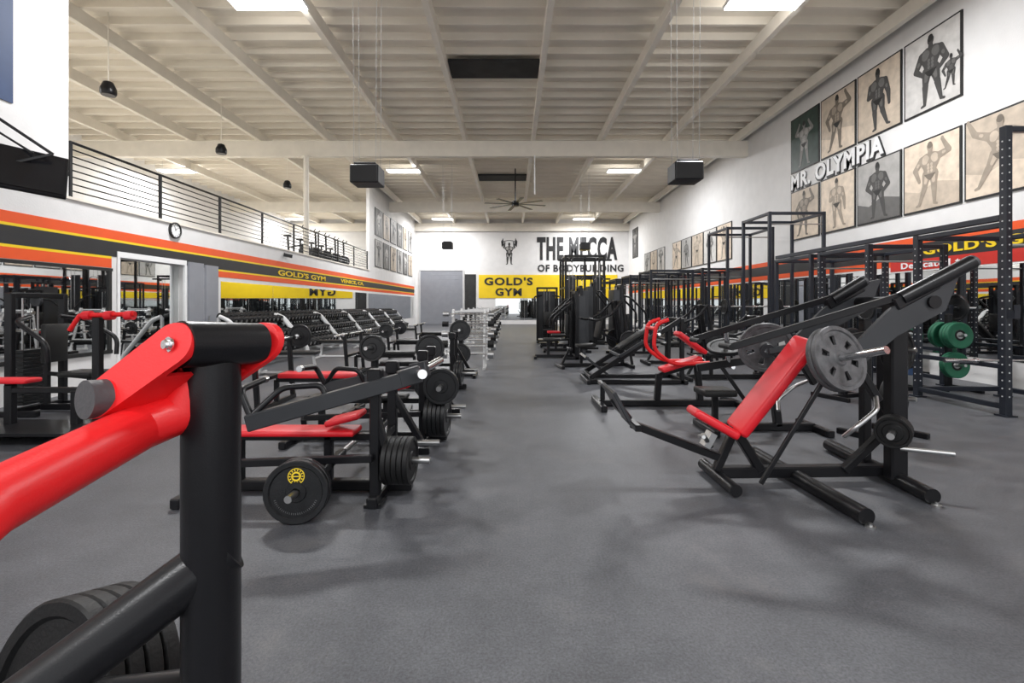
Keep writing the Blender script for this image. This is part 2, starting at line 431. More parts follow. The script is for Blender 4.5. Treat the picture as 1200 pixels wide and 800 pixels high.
POSES=[
 ((-.30,.78),(-.17,.98),(.30,.78),(.17,.98),(-.10,.30),(-.14,.03),(.10,.30),(.15,.03)),
 ((-.25,.58),(-.12,.46),(.25,.58),(.12,.46),(-.09,.30),(-.10,.03),(.11,.30),(.17,.03)),
 ((-.28,.62),(-.20,.42),(.33,.80),(.22,1.0),(-.10,.31),(-.20,.04),(.07,.30),(.08,.03)),
 ((-.20,.60),(.02,.62),(.22,.56),(.24,.36),(-.07,.31),(-.05,.03),(.10,.30),(.20,.05)),
 ((-.36,.86),(-.46,1.06),(.30,.70),(.44,.62),(-.16,.33),(-.3,.08),(.10,.28),(.06,.03)),
 ((-.24,.80),(-.20,1.02),(.24,.80),(.20,1.02),(-.08,.30),(-.09,.03),(.08,.30),(.09,.03)),
]
def figure(b,mt,s,cx,cy,pose,tn,hi,dark,z0=.002):
    e1,h1,e2,h2,k1,f1,k2,f2=POSES[pose]
    T=lambda p:(cx+p[0]*s,cy+p[1]*s)
    def L(p,q,a,c,m,dz=0): limb(b,T(p),T(q),a*s,c*s,z0+dz,mt,m)
    for sg,e,h in ((-1,e1,h1),(1,e2,h2)):
        L((sg*.15,.76),e,.062,.045,tn,.0); L(e,h,.046,.026,tn,.0012); L(h,(h[0],h[1]+.02),.028,.024,tn,.0024)
        L(((sg*.15+e[0])/2,(.77+e[1])/2),((sg*.15+e[0]*1.6)/2.6,(.77+e[1]*1.6)/2.6),.026,.02,hi,.0036)
    for sg,k,f in ((-1,k1,f1),(1,k2,f2)):
        L((sg*.065,.50),k,.085,.045,tn,0); L(k,f,.052,.024,tn,.0012); L(f,(f[0]+sg*.05,f[1]-.015),.022,.018,tn,.0024)
        L((sg*.065,.46),((k[0]+sg*.065)/2,.38),.035,.025,hi,.0036)
    pts=[(-.2,.80),(-.18,.70),(-.12,.60),(-.10,.50),(0,.44),(.10,.50),(.12,.60),(.18,.70),(.2,.80),(.07,.85),(-.07,.85)]
    b.m(tn).prism([T(p) for p in pts],.0012,mt@Matrix.Translation((0,0,z0+.0024)))
    L((-.08,.76),(-.09,.73),.065,.055,hi,.0036); L((.08,.76),(.09,.73),.065,.055,hi,.0036)
    for yy in (.66,.61,.56): L((-.03,yy),(-.03,yy-.01),.022,.02,hi,.0036); L((.03,yy),(.03,yy-.01),.022,.02,hi,.0036)
    pts=[(-.105,.51),(.105,.51),(.05,.44),(0,.41),(-.05,.44)]
    b.m(dark).prism([T(p) for p in pts],.0012,mt@Matrix.Translation((0,0,z0+.0048)))
    L((0,.84),(0,.90),.042,.035,tn,.0036); L((0,.92),(0,.95),.05,.052,tn,.0048); L((0,.965),(0,.985),.05,.04,dark,.006)
def poster(side,y0,z0,w,h,pose,bg,tn,hi,dark,fs=1.0,small=False,extra=None,label=None,gname='framed physique posters'):
    if side=='R': u,n,o=UR,NR,(XR-.001,y0,z0)
    else: u,n,o=UL,NL,(XL+.001,y0,z0)
    mt=mtx(u,n,o); b=B(FRAME)
    b.prism([(0,0),(w,0),(w,h),(0,h)],.03,mt)
    ro=b.obj('framed_poster',label=label or 'large framed monochrome physique photograph',cat='poster',group=gname)
    b=B(bg); g=.035
    b.prism([(g,g),(w-g,g),(w-g,h-g),(g,h-g)],.002,mt@Matrix.Translation((0,0,.031)))
    s=h*.86*fs
    if extra: b.m(extra).prism([(g,g),(w-g,g),(w-g,h*.3),(w*.6,h*.38),(w*.3,h*.27),(g,h*.34)],.001,mt@Matrix.Translation((0,0,.0335)))
    figure(b,mt,s,w*.5,h*.06,pose,tn,hi,dark,z0=.036)
    if small: figure(b,mt,s*.45,w*.84,h*.16,2,tn,hi,dark,z0=.036)
    b.obj('printed_photograph',parent=ro)
T_=TONES;S_=SEPIA
poster('R',10.2,5.3,1.31,1.6,1,T_[5],T_[1],T_[2],T_[0],small=True)
poster('R',11.58,5.3,1.31,1.6,3,S_[3],T_[1],T_[2],T_[0])
poster('R',12.95,5.3,1.31,1.6,2,S_[3],S_[1],S_[2],T_[0],extra=S_[4])
poster('R',14.34,5.3,1.31,1.6,0,GREENT,T_[3],T_[4],T_[0],fs=.9)
for i,(ps,bg,tn_,hi,dk,ex) in enumerate([(4,S_[3],S_[2],S_[3],S_[1],S_[4]),(2,S_[4],S_[2],S_[3],S_[1],S_[3]),(1,T_[4],T_[1],T_[2],T_[0],T_[2]),(3,S_[4],S_[2],S_[3],S_[0],None),(2,S_[3],S_[1],S_[2],S_[0],S_[4])]):
    poster('R',8.84+1.375*i,3.3,1.31,1.45,ps,bg,tn_,hi,dk,extra=ex)
poster('R',7.46,3.3,1.31,1.45,4,S_[3],S_[2],S_[3],S_[1],extra=S_[2])
for i in range(8):
    bg=[S_[4],T_[5],S_[3],T_[4]][i%4]
    poster('R',19.5+1.36*i+(1.2 if i>4 else 0),3.15,1.28,1.45,i%5,bg,[S_[2],T_[2]][i%2],[S_[3],T_[3]][i%2],T_[0])
poster('R',33.2,4.6,1.4,2.0,0,T_[1],T_[3],T_[4],T_[0])
for i in range(6):
    for j in range(2):
        poster('L',24.2+1.55*i,3.35+1.6*j,1.3,1.4,(i+j*2)%5,[T_[4],T_[2],S_[3]][(i+j)%3],[T_[1],T_[4],S_[1]][(i+j)%3],[T_[2],T_[5],S_[2]][(i+j)%3],T_[0],label='framed monochrome physique photograph beyond the mezzanine')
b=B(BLKPAINT); mt=mtx(UB,NB,(-.2,YB-.001,4.3))
figure(b,mt,1.55,0,0,5,T_[1],T_[4],T_[0],z0=.004)
for k in range(8):
    x0=-.48+.12*k; x1=x0+.12; f=lambda x:1.74-.5*x*x
    limb(b,(x0,f(x0)),(x1,f(x1)),.022,.022,.014,mt,BLKPAINT)
for sg in (-1,1):
    for q in range(3): limb(b,(sg*(.46+.05*q),1.86-.09*q),(sg*(.42+.05*q),1.40-.05*q),.028,.028,.014,mt,BLKPAINT)
b.obj('wall_emblem',label='painted emblem of a lifter holding a bent loaded barbell',cat='emblem')
# ================================================================ ceiling lights
def hibay(x,y,z=7.12,power=340):
    r=thing('high_bay_light','flat rectangular high bay ceiling light fixture, switched on','ceiling light',(x,y,z),group='high bay ceiling lights')
    b=B(LETTERW); b.box((0,0,.05),(1.42,.50,.07),bev=.01); b.obj('lamp_housing',parent=r)
    b=B(CABLE)
    for sx in (-.6,.6): b.cyl((sx,0,.08),(sx,0,ZC-.002-z),.004,6)
    b.obj('wire',parent=r)
    b=B(LENS); b.box((0,0,0),(1.36,.44,.03)); b.obj('lamp_lens',parent=r)
    l=bpy.data.lights.new('lamp','AREA'); l.shape='RECTANGLE'; l.size=1.36; l.size_y=.44; l.energy=power; l.color=(.97,.98,1)
    o=bpy.data.objects.new('lamp',l); COL.objects.link(o); o.location=(0,0,-.03); o.parent=r
    for sy in (-1,1):
        l=bpy.data.lights.new('ceiling_fill','AREA'); l.shape='RECTANGLE'; l.size=1.4; l.size_y=.08; l.energy=8; l.color=(1,.98,.95)  # added fill lamps along the housing sides, to brighten the ceiling
        o=bpy.data.objects.new('ceiling_fill',l); COL.objects.link(o); o.location=(0,sy*.30,.03); o.rotation_euler=(sy*math.radians(94),0,0); o.parent=r
for y in (-2.5,9.05,20.5,32.0):
    for x in (-4.65,4.8,-14.4): hibay(x,y,power=380 if x>-10 else 220)
def spk(x,y,z):
    r=thing('hanging_speaker','black box loudspeaker hung on thin wires','speaker',(x,y,z),group='hanging loudspeakers')
    b=B(BLACK); b.box((0,0,0),(.47,.40,.30),bev=.015); b.m(RUBBER); b.box((0,-.203,0),(.42,.01,.26)); b.box((0,0,.17),(.36,.32,.05),bev=.01); b.obj('cabinet',parent=r)
    b=B(CABLE)
    for sx,tx in ((-.18,-.2),(.18,.2)):
        for sy in (-.14,.14): b.cyl((sx,sy,.18),(tx,sy,ZC-.002-z),.0035,6)
    b.obj('wire',parent=r)
spk(-2.42,8,3.55); spk(2.9,8,3.6); spk(-2.9,21.5,4.05); spk(3.4,22.3,4.1)
for y in (10.3,14.3,18.5):
    r=thing('pendant_speaker','small black pendant loudspeaker on a rod','speaker',(-8.7,y,6.05),group='pendant loudspeakers')
    b=B(BLACK); b.lathe([(0,-.14),(.13,-.14),(.15,-.1),(.15,.0),(.09,.14),(.0,.18)],seg=20,closed=False); b.obj('cabinet',parent=r)
    b=B(BEAM); b.cyl((0,0,.14),(0,0,ZC-.002-6.05),.012,8); b.obj('rod',parent=r)
r=thing('ceiling_fan','large black ceiling fan with long narrow blades','ceiling fan',(.15,21.6,5.95))
b=B(BLACK); b.cyl((0,0,-.1),(0,0,.12),.16,20); b.cyl((0,0,.12),(0,0,ZC-.002-5.95),.03,10); b.obj('motor',parent=r)
for k in range(8):
    a=2*pi*k/8+.2; b=B(BLACK); b.bar((.14*math.cos(a),.14*math.sin(a),.0),(1.4*math.cos(a),1.4*math.sin(a),-.02),.16,.015); b.obj('blade',parent=r)
B(LETTERW).cyl((.8,16.9,5.3),(.8,16.9,6.68),.02,8).obj('hanging_conduit',label='thin white conduit hanging from the girder',cat='pipe')
b=B(BEAM); b.cyl((-7.28,16.9,3.05),(-7.28,16.9,6.68),.09,20); b.box((-7.28,16.9,3.07),(.3,.3,.03)); b.box((-7.28,16.9,6.66),(.3,.3,.03)); trim(b)
r=thing('mezzanine_railing','black metal railing with horizontal bars along the mezzanine','railing',(-7.03,15.4,3.1))
for k in range(9):
    y=7.6+k*1.95-15.4; b=B(BLACK); b.box((0,y,.45),(.045,.045,.90)); b.obj('post',parent=r)
for k in range(8):
    b=B(BLACK); z=.12+k*.11; b.cyl((0,-7.8,z),(0,7.85,z),.012 if k<7 else .024,8); b.obj('rail',parent=r)
def cardio(x,y,rz):
    r=thing('exercise_bike','black stationary exercise bike on the mezzanine','exercise machine',(x,y,3.05),rz,group='cardio machines on the mezzanine')
    b=B(BLACK); b.bar((-.45,0,.06),(.45,0,.06),.08); b.bar((-.45,-.25,.05),(-.45,.25,.05),.06); b.bar((.45,-.25,.05),(.45,.25,.05),.06)
    b.bar((-.25,0,.06),(-.3,0,.9),.06); b.bar((.35,0,.06),(.3,0,1.2),.06); b.bar((-.28,0,.5),(.33,0,.6),.05); b.obj('bike_frame',parent=r)
    b=B(DGREY); b.lathe([(0,-.03),(.24,-.03),(.25,0),(.24,.03),(0,.03)],c=(.35,0,.35),axis=(0,1,0),seg=24,closed=False); b.obj('flywheel',parent=r)
    b=B(VINYL); b.box((-.31,0,.94),(.26,.18,.07),bev=.03,seg=2); b.obj('saddle',parent=r)
    b=B(BLACK); b.bend([(.4,-.22,1.32),(.3,-.2,1.2),(.3,.2,1.2),(.4,.22,1.32)],.018); b.obj('handlebar',parent=r)
for k in range(5): cardio(-8.1,17.9+k*1.05,0)
r=thing('wall_clock','round white wall clock with dark rim','clock',(XL,9.84,2.93))
b=B(FRAME); b.lathe([(.14,.0),(.165,.0),(.165,.05),(.15,.055),(.14,.04)],axis=(1,0,0),seg=30); b.obj('clock_rim',parent=r)
b=B(LETTERW); b.lathe([(0,.02),(.142,.02),(.142,.028),(0,.028)],axis=(1,0,0),seg=30,closed=False)
b.m(BLKPAINT)
for k in range(12):
    a=k*pi/6; b.box((.029,.12*math.sin(a),.12*math.cos(a)),(.004,.008,.02),(-a,0,0))
b.obj('clock_face',parent=r)
b=B(BLKPAINT); b.bar((.033,0,0),(.033,.05,.05),.008); b.bar((.034,0,0),(.034,-.03,.1),.006); b.obj('clock_hand',parent=r)
r=thing('emergency_light','white two-headed emergency light on the wall','lamp',(XL,7.2,3.32))
b=B(LETTERW); b.box((.04,0,0),(.08,.3,.12),bev=.01); b.obj('body',parent=r)
for s in (-.12,.12):
    b=B(DGREY); b.lathe([(0,0),(.04,0),(.06,.07),(.055,.07),(.03,.02)],c=(.06,s,.1),axis=(1,-.3,-.2),seg=16,closed=False); b.obj('lamp_head',parent=r)
r=B(BLACK); r.box((XL+.12,14.6,2.9),(.24,.1,.1),(0,.2,.3),bev=.01); r.cyl((XL,14.6,2.98),(XL+.08,14.6,2.93),.015,8); r.obj('security_camera',label='small black security camera on the wall',cat='camera')
r=thing('wall_television','black flat television tilted down on a wall bracket','television',(XL,5.75,3.1))
rot=Matrix.Rotation(math.radians(50),3,'Z')@Matrix.Rotation(math.radians(-30),3,'X')@Matrix.Rotation(math.radians(6),3,'Y')
b=B(BLACK); b.box((.80,0,-.02),(1.2,.06,.66),rot,bev=.01); b.obj('television_body',parent=r)
b=B(SCREEN); b.box(V((.80,0,-.02))+rot@V((0,-.033,0)),(1.14,.006,.60),rot); b.obj('screen',parent=r)
b=B(BLACK); b.bar((.02,.0,1.05),(1.1,.35,.22),.035); b.bar((.02,0,.85),(.95,.25,.2),.025); b.bar((.02,.3,.45),(.8,.12,.06),.035); b.bar((1.1,.35,.22),(.8,.05,.0),.035); b.box((.015,.1,.75),(.03,.4,.7)); b.obj('bracket',parent=r)
b=B(BLUEB); b.box((XL+.01,5.9,5.3),(.015,1.5,2.2)); b.obj('wall_banner',label='dark blue fabric banner hung high on the white wall',cat='banner')
# ================================================================ MACHINE A
r=thing('lever_press_machine','black and bright red plate-loaded lever machine with thick round tubing','gym machine',(-.61,.97,0))
b=B(BLACK)
b.cyl((-.61,.97,.0),(-.61,.97,1.31),.053,32)
b.cyl((-.585,.99,.90),(-1.25,.55,.42),.05,28)
b.cyl((-.61,.99,.60),(-1.35,1.02,.50),.045,24)
b.cyl((-1.25,.55,.05),(-1.25,1.5,.05),.045,20); b.cyl((-1.25,.55,.42),(-1.25,.55,.05),.045,20)
b.cyl((-.61,.5,.05),(-.61,1.5,.05),.045,20); b.cyl((-.61,1.0,.05),(-1.25,1.0,.05),.045,20)
b.obj('machine_frame',parent=r,world=True)
a1=V((-.622,.88,1.327)); ax=V((.080,.17,-.012)); a2=a1+ax; an=ax.normalized()
b=B(BLACK); b.cyl(a1+ax*.06,a1+ax*.90,.044,32); b.obj('pivot_sleeve',parent=r,world=True)
cap=V((-.737,.86,1.232))
b=B(REDGLOSS)
def cheek(o,ra,rb,th=.014):
    p=a1+o;q=cap+o; d=(q-p).normalized(); w=d.cross(an).normalized(); pts=[]
    L=(q-p).length
    for i in range(17):
        t=pi/2+pi*i/16; pts.append((ra*math.cos(t),ra*math.sin(t)))
    for i in range(17):
        t=-pi/2+pi*i/16; pts.append((L+rb*math.cos(t),rb*math.sin(t)))
    m=Matrix((d,w,an)).transposed().to_4x4(); m.translation=p-an*th/2
    b.prism(pts,th,m)
cheek(V((0,0,0)),.042,.036); cheek(ax*.94,.048,.036)
d=(cap-a1).normalized(); w=d.cross(an).normalized()
for sg in (1,-1):
    p0=a1+d*.05+ax*.02+w*sg*.035; p1=cap+ax*.02+w*sg*.030
    b.box((p0+p1)/2+ax*.45,((p1-p0).length,.007,ax.length*.92),Matrix((d,w,an)).transposed())
b.cyl(cap+ax*.02,cap+ax*.95,.034,28)
s0=cap+ax*.5
b.tube([a1+ax*.5+d*.055,s0+V((.05,.0,-.035)),s0+V((.0,-.05,-.055)),(-.665,.60,1.145),(-.565,.25,1.07),(-.5,.0,1.02)],[.03,.040,.044,.043,.043,.043],28)
b.obj('lever_arm',parent=r,world=True)
b=B(CAPG); b.cyl(cap-ax*.14,cap+ax*.02,.034,28); b.obj('end_cap',parent=r,world=True)
b=B(CHROME); b.lathe([(.0,.0),(.009,.0),(.010,.006),(.008,.010),(0,.010)],c=a1-an*.009,axis=-ax,seg=20,closed=False); b.lathe([(.0,0),(.014,0),(.014,.003),(.0,.003)],c=a1-an*.008,axis=-ax,seg=20,closed=False); b.obj('pivot_bolt',parent=r,world=True)
pa=V((-.35,-.9,.25)).normalized(); pc=V((-1.05,1.12,.47))
b=B(STEEL); b.cyl(pc+pa*-.2,pc+pa*.22,.024,20); b.obj('weight_peg',parent=r,world=True)
b=B(BLACK); b.bar(pc-pa*.2,(-1.05,1.2,.05),.06,.06); b.obj('peg_bracket',parent=r,world=True)
stack(pc-pa*.1,pa,4,.225,.04,'rubber')
# ================================================================ MACHINE B
def machineB(lbl):
    r=thing('bench_press_machine',lbl,'gym machine',(-1.5,3.6,0),group='row of plate-loaded bench machines')
    b=B(BLACK)
    b.bar((-2.3,3.6,.05),(-.75,3.6,.05),.08,.08); b.bar((-2.3,3.25,.04),(-2.3,3.95,.04),.07,.07); b.bar((-.96,3.26,.04),(-.96,3.96,.04),.075,.075)
    for y in (3.36,3.84): b.bar((-.96,y,.04),(-.96,y,.88),.07,.07); b.box((-.96,y,.012),(.12,.16,.024)); b.box((-.96,y,.9),(.10,.09,.1),bev=.01)
    b.bar((-.96,3.36,.42),(-.96,3.84,.42),.06); b.bar((-1.38,3.3,.2),(-1.38,3.9,.2),.06,.06); b.bar((-1.38,3.6,.05),(-1.38,3.6,.42),.06); b.bar((-2.05,3.6,.05),(-2.05,3.6,.42),.06)
    b.bar((-2.2,3.6,.41),(-1.0,3.6,.41),.06,.05); b.bar((-.96,3.6,.3),(-.62,3.6,.3),.05)
    b.bar((-1.38,3.3,.03),(-1.38,3.6,.03),.08,.04); b.bar((-1.38,3.3,.03),(-1.38,3.3,.2),.06,.05); b.bar((-2.1,3.3,.30),(-.96,3.3,.34),.05,.05); b.bar((-2.1,3.28,.30),(-2.15,3.45,.05),.05,.05)
    b.bar((-.96,3.84,.7),(-.7,3.84,.25),.05); b.bar((-.96,3.36,.65),(-.86,3.36,.30),.05)
    b.obj('machine_frame',parent=r,world=True)
    b=B(RED); b.box((-1.66,3.6,.452),(1.0,.22,.045),bev=.018,seg=3); b.obj('bench_pad',parent=r,world=True)
    b=B(RED); b.box((-1.25,3.6,.55),(.26,.22,.045),(0,-.25,0),bev=.018,seg=3); b.obj('head_pad',parent=r,world=True)
    for sg in (-1,1):
        Y=lambda y:3.6+sg*(y-3.6)*-1 if sg>0 else y
        b=B(DGREY); b.bar((-1.66,Y(2.98),.66),(-.76,Y(3.40),.87),.06,.105); b.bar((-.80,Y(3.38),.87),(-.66,Y(3.45),.905),.065,.12); b.obj('lever_arm',parent=r,world=True)
        b=B(BLACK); b.bend([(-1.64,Y(3.0),.70),(-1.72,Y(3.02),.86),(-1.72,Y(3.3),.88)],.022,.05); b.bend([(-1.64,Y(3.0),.70),(-1.5,Y(3.12),.86),(-1.28,Y(3.22),.86),(-1.24,Y(3.2),.76)],.02,.05); b.obj('handle',parent=r,world=True)
        b=B(CHROME); b.cyl((-.68,Y(3.44),.90),(-.60,Y(3.20),.935),.032); b.obj('weight_horn',parent=r,world=True)
        b=B(CHROME); b.cyl((-1.72,Y(3.3),.88),(-1.72,Y(3.34),.88),.025); b.obj('grip_end',parent=r,world=True)
        b=B(STEEL); b.cyl((-1.38,Y(3.3),.2),(-1.38,Y(2.94),.2),.024); b.cyl((-.93,Y(3.4),.30),(-.58,Y(3.38),.30),.024); b.obj('weight_peg',parent=r,world=True)
    return r
r1=machineB('black bench press machine with red pad and charcoal lever arms')
O=r1.location.copy()
plate((-1.38,3.06,.203),(.12,-1,.05),.2,.045,'emblem')
plate((-1.38,3.12,.203),(.0,-1,.0),.2,.04,'iron')
stack((-.87,3.39,.30),(1,-.06,0),5,.165,.036,'rubber')
NOL=('lever_arm','handle','weight_horn','grip_end')
r2=dup(r1,(-1.42,4.95,0),swap={'bench_pad':VINYL},skip=NOL,label='black plate-loaded bench station with a red head pad'); D=r2.location-O
stack(V((-.90,3.39,.30))+D,(1,-.06,0),5,.2,.04,'iron')
b=B(BLACK); b.bar((-.88,4.71,.62),(-.68,4.71,.62),.05); b.obj('peg_bracket',parent=r2,world=True)
b=B(STEEL); b.cyl((-.68,4.70,.62),(-.68,4.42,.62),.024); b.obj('weight_peg',parent=r2,world=True)
stack((-.68,4.60,.62),(.05,-1,0),2,.17,.036,'iron')
r6=dup(r1,(-1.5,7.9,0),swap={'bench_pad':VINYL,'head_pad':VINYL},skip=NOL,label='black plate-loaded bench station with dark pads'); D=r6.location-O
stack(V((-.9,3.39,.30))+D,(1,-.06,0),3,.2,.04,'iron')
# ================================================================ MACHINE C
r=thing('incline_press_machine','black plate-loaded incline press with red seat and back pad','gym machine',(2.3,3.75,0))
b=B(BLACK)
b.tube([(2.25,3.03,.055),(2.2,4.35,.055)],.055,20); b.tube([(2.95,3.35,.055),(3.05,4.6,.055)],.055,20)
b.tube([(1.62,3.45,.055),(1.62,4.05,.055)],.045,18)
b.bar((1.62,3.75,.09),(3.0,3.8,.09),.085,.085)
b.bar((2.97,3.70,.05),(2.97,3.70,1.28),.13,.10); b.bar((2.97,4.02,.05),(2.97,4.02,1.28),.07,.07)
b.bar((1.95,3.75,.1),(1.75,3.75,.42),.07); b.bar((1.6,3.75,.1),(1.75,3.75,.44),.06)
b.bar((1.72,3.75,.36),(2.32,3.75,1.10),.06,.06); b.bar((2.28,3.75,1.05),(2.97,3.75,1.20),.05,.07)
b.bar((2.3,3.4,1.0),(1.78,3.42,.12),.022,.03); b.bar((2.97,3.75,.45),(2.6,3.75,.1),.06)
b.bar((1.64,3.75,.20),(.98,3.95,.42),.06,.06); b.bar((.98,3.70,.44),(.98,4.2,.44),.05,.05); b.bar((1.0,3.95,.42),(.84,4.0,.62),.05,.05)
b.obj('machine_frame',parent=r,world=True)
b=B(DGREY); b.box((.86,3.97,.60),(.03,.5,.26),(0,-.5,0),bev=.005); b.obj('foot_plate',parent=r,world=True)
for sx,y in ((2.25,3.03),(2.95,3.35)):
    b=B(STEEL); b.lathe([(0,0),(.03,0),(.03,.012),(.012,.016),(.012,.03),(0,.03)],c=(sx,y-.03,0),seg=14,closed=False); b.obj('foot_glide',parent=r,world=True)
b=B(RED); b.bar((1.74,3.72,.42),(2.24,3.62,1.14),.29,.075,up=(1,0,-.6),bev=.028,seg=3); b.obj('back_pad',parent=r,world=True)
b=B(RED); b.bar((1.40,3.74,.58),(1.72,3.70,.40),.27,.065,up=(.4,0,1),bev=.025,seg=3); b.obj('seat_pad',parent=r,world=True)
b=B(STEEL); b.cyl((1.44,3.60,.42),(1.55,3.72,.30),.018); b.cyl((1.46,3.72,.38),(1.42,3.54,.42),.014); b.box((1.52,3.70,.36),(.05,.10,.12),(0,.5,0)); b.obj('adjuster',parent=r,world=True)
for sg in (-1,1):
    y=3.75+sg*.36
    b=B(DGREY)
    pts=[(2.30,.98),(2.42,1.12),(2.66,1.36),(2.96,1.58),(3.16,1.62),(3.06,1.36),(2.72,1.18),(2.5,1.0),(2.40,.92)]
    m=Matrix(((1,0,0),(0,0,1),(0,1,0))).to_4x4(); m.translation=(0,y-.02,0)
    b.prism(pts,.03,m); b.obj('gusset_plate',parent=r,world=True)
    b=B(BLACK)
    b.bar((1.55,y,1.10),(2.75,y,1.46),.036,.05); b.bar((2.7,y,1.40),(3.0,y,1.56),.07,.09)
    e=V((3.24,y-.02,1.70)) if sg<0 else V((3.0,y-.02,1.60))
    b.cyl((2.75,y,1.44),e,.05,24)
    b.bar((2.40,y,1.05),(2.60,y,.72),.05,.05)
    b.obj('lever_arm',parent=r,world=True)
    b=B(RUBBER); b.cyl((1.55,y+.02*sg,1.10),(1.55,y-.16*sg,1.10),.02); b.obj('grip',parent=r,world=True)
    b=B(CAPG); d=V((.45,0,.27)).normalized(); b.cyl(e,e+d*.02,.046,24); b.obj('end_cap',parent=r,world=True)
    b=B(CHROME); b.cyl((2.20,y,1.00),(2.33,y+sg*.42,1.12),.026,20); b.obj('weight_horn',parent=r,world=True)
    b=B(DGREY); b.lathe([(.0,0),(.06,0),(.06,.02),(.0,.02)],c=(2.2,y,1.0),axis=(.13,sg*.42,.12),seg=24,closed=False); b.bar((2.2,y,1.0),(2.45,y,1.05),.05,.05); b.obj('horn_collar',parent=r,world=True)
    b=B(STEEL); b.bend([(2.58,y,.76),(2.5,y+sg*.12,.68),(2.35,y+sg*.12,.56),(2.32,y+sg*.05,.48)],.016,.04); b.obj('handle',parent=r,world=True)
b=B(BLACK); b.cyl((2.97,3.35,1.42),(2.97,4.15,1.42),.045,20); b.bar((2.97,3.7,1.2),(2.97,3.7,1.44),.13,.14); b.obj('pivot_sleeve',parent=r,world=True)
b=B(STEEL); b.cyl((2.97,3.70,.46),(2.70,3.41,.46),.024); b.cyl((2.97,3.66,.30),(3.26,3.52,.30),.018); b.obj('weight_peg',parent=r,world=True)
hx=V((.13,-.42,.12)).normalized(); hb=V((2.20,3.39,1.00))
stack(hb+hx*.09,hx,2,.225,.04,'grip')
hx2=V((.13,.42,.12)).normalized(); stack(V((2.20,4.11,1.00))+hx2*.09,hx2,1,.225,.04,'grip')
stack((2.88,3.60,.46),(-.68,-.73,0),4,.115,.035,'rubber')
# ================================================================ generic machines
def lever_machine(loc,rz,label,seatmat=RED,armmat=BLACK,h=1.35,pl=2,pr=.225,grp='plate-loaded lever machines'):
    r=thing('lever_row_machine',label,'gym machine',loc,rz,group=grp)
    b=B(BLACK); b.bar((-.85,0,.05),(.75,0,.05),.08); b.bar((-.85,-.35,.04),(-.85,.35,.04),.07); b.bar((.7,-.45,.04),(.7,.45,.04),.08)
    b.bar((.62,0,.05),(.45,0,h),.08,.10); b.bar((-.35,0,.05),(-.35,0,.45),.06); b.bar((-.35,0,.42),(.05,0,.42),.05); b.bar((.55,0,.55),(.05,0,.8),.06); b.bar((-.8,0,.06),(-.62,0,.42),.05); b.bar((-.62,-.2,.42),(-.62,.2,.42),.05); b.bar((.5,-.3,h-.04),(.5,.3,h-.04),.07)
    b.bar((.7,-.4,.05),(.55,-.28,h*.75),.05); b.bar((.7,.4,.05),(.55,.28,h*.75),.05)
    b.obj('machine_frame',parent=r)
    b=B(seatmat); b.box((-.25,0,.49),(.42,.30,.07),(0,-.06,0),bev=.022,seg=2); b.obj('seat_pad',parent=r)
    b=B(seatmat); b.box((.05,0,.86),(.08,.28,.42),(0,.2,0),bev=.025,seg=2); b.obj('chest_pad',parent=r)
    for sg in (-1,1):
        b=B(armmat); b.bend([(.5,sg*.32,h),(.25,sg*.38,h*.8),(-.1,sg*.36,h*.7),(-.28,sg*.32,h*.73)],.028,.12); b.bar((.5,sg*.32,h),(.62,sg*.36,.55),.06,.07); b.obj('lever_arm',parent=r)
        b=B(RUBBER); b.cyl((-.26,sg*.32,h*.73),(-.36,sg*.18,h*.73),.019); b.obj('grip',parent=r)
        b=B(CHROME); b.cyl((.62,sg*.36,.6),(.62,sg*.68,.62),.025); b.obj('weight_horn',parent=r)
        for i in range(pl): plate(W(r,(.62,sg*(.43+i*.042),.605+i*.002)),WD(r,(0,sg,.05)),pr,.04,'iron')
    return r
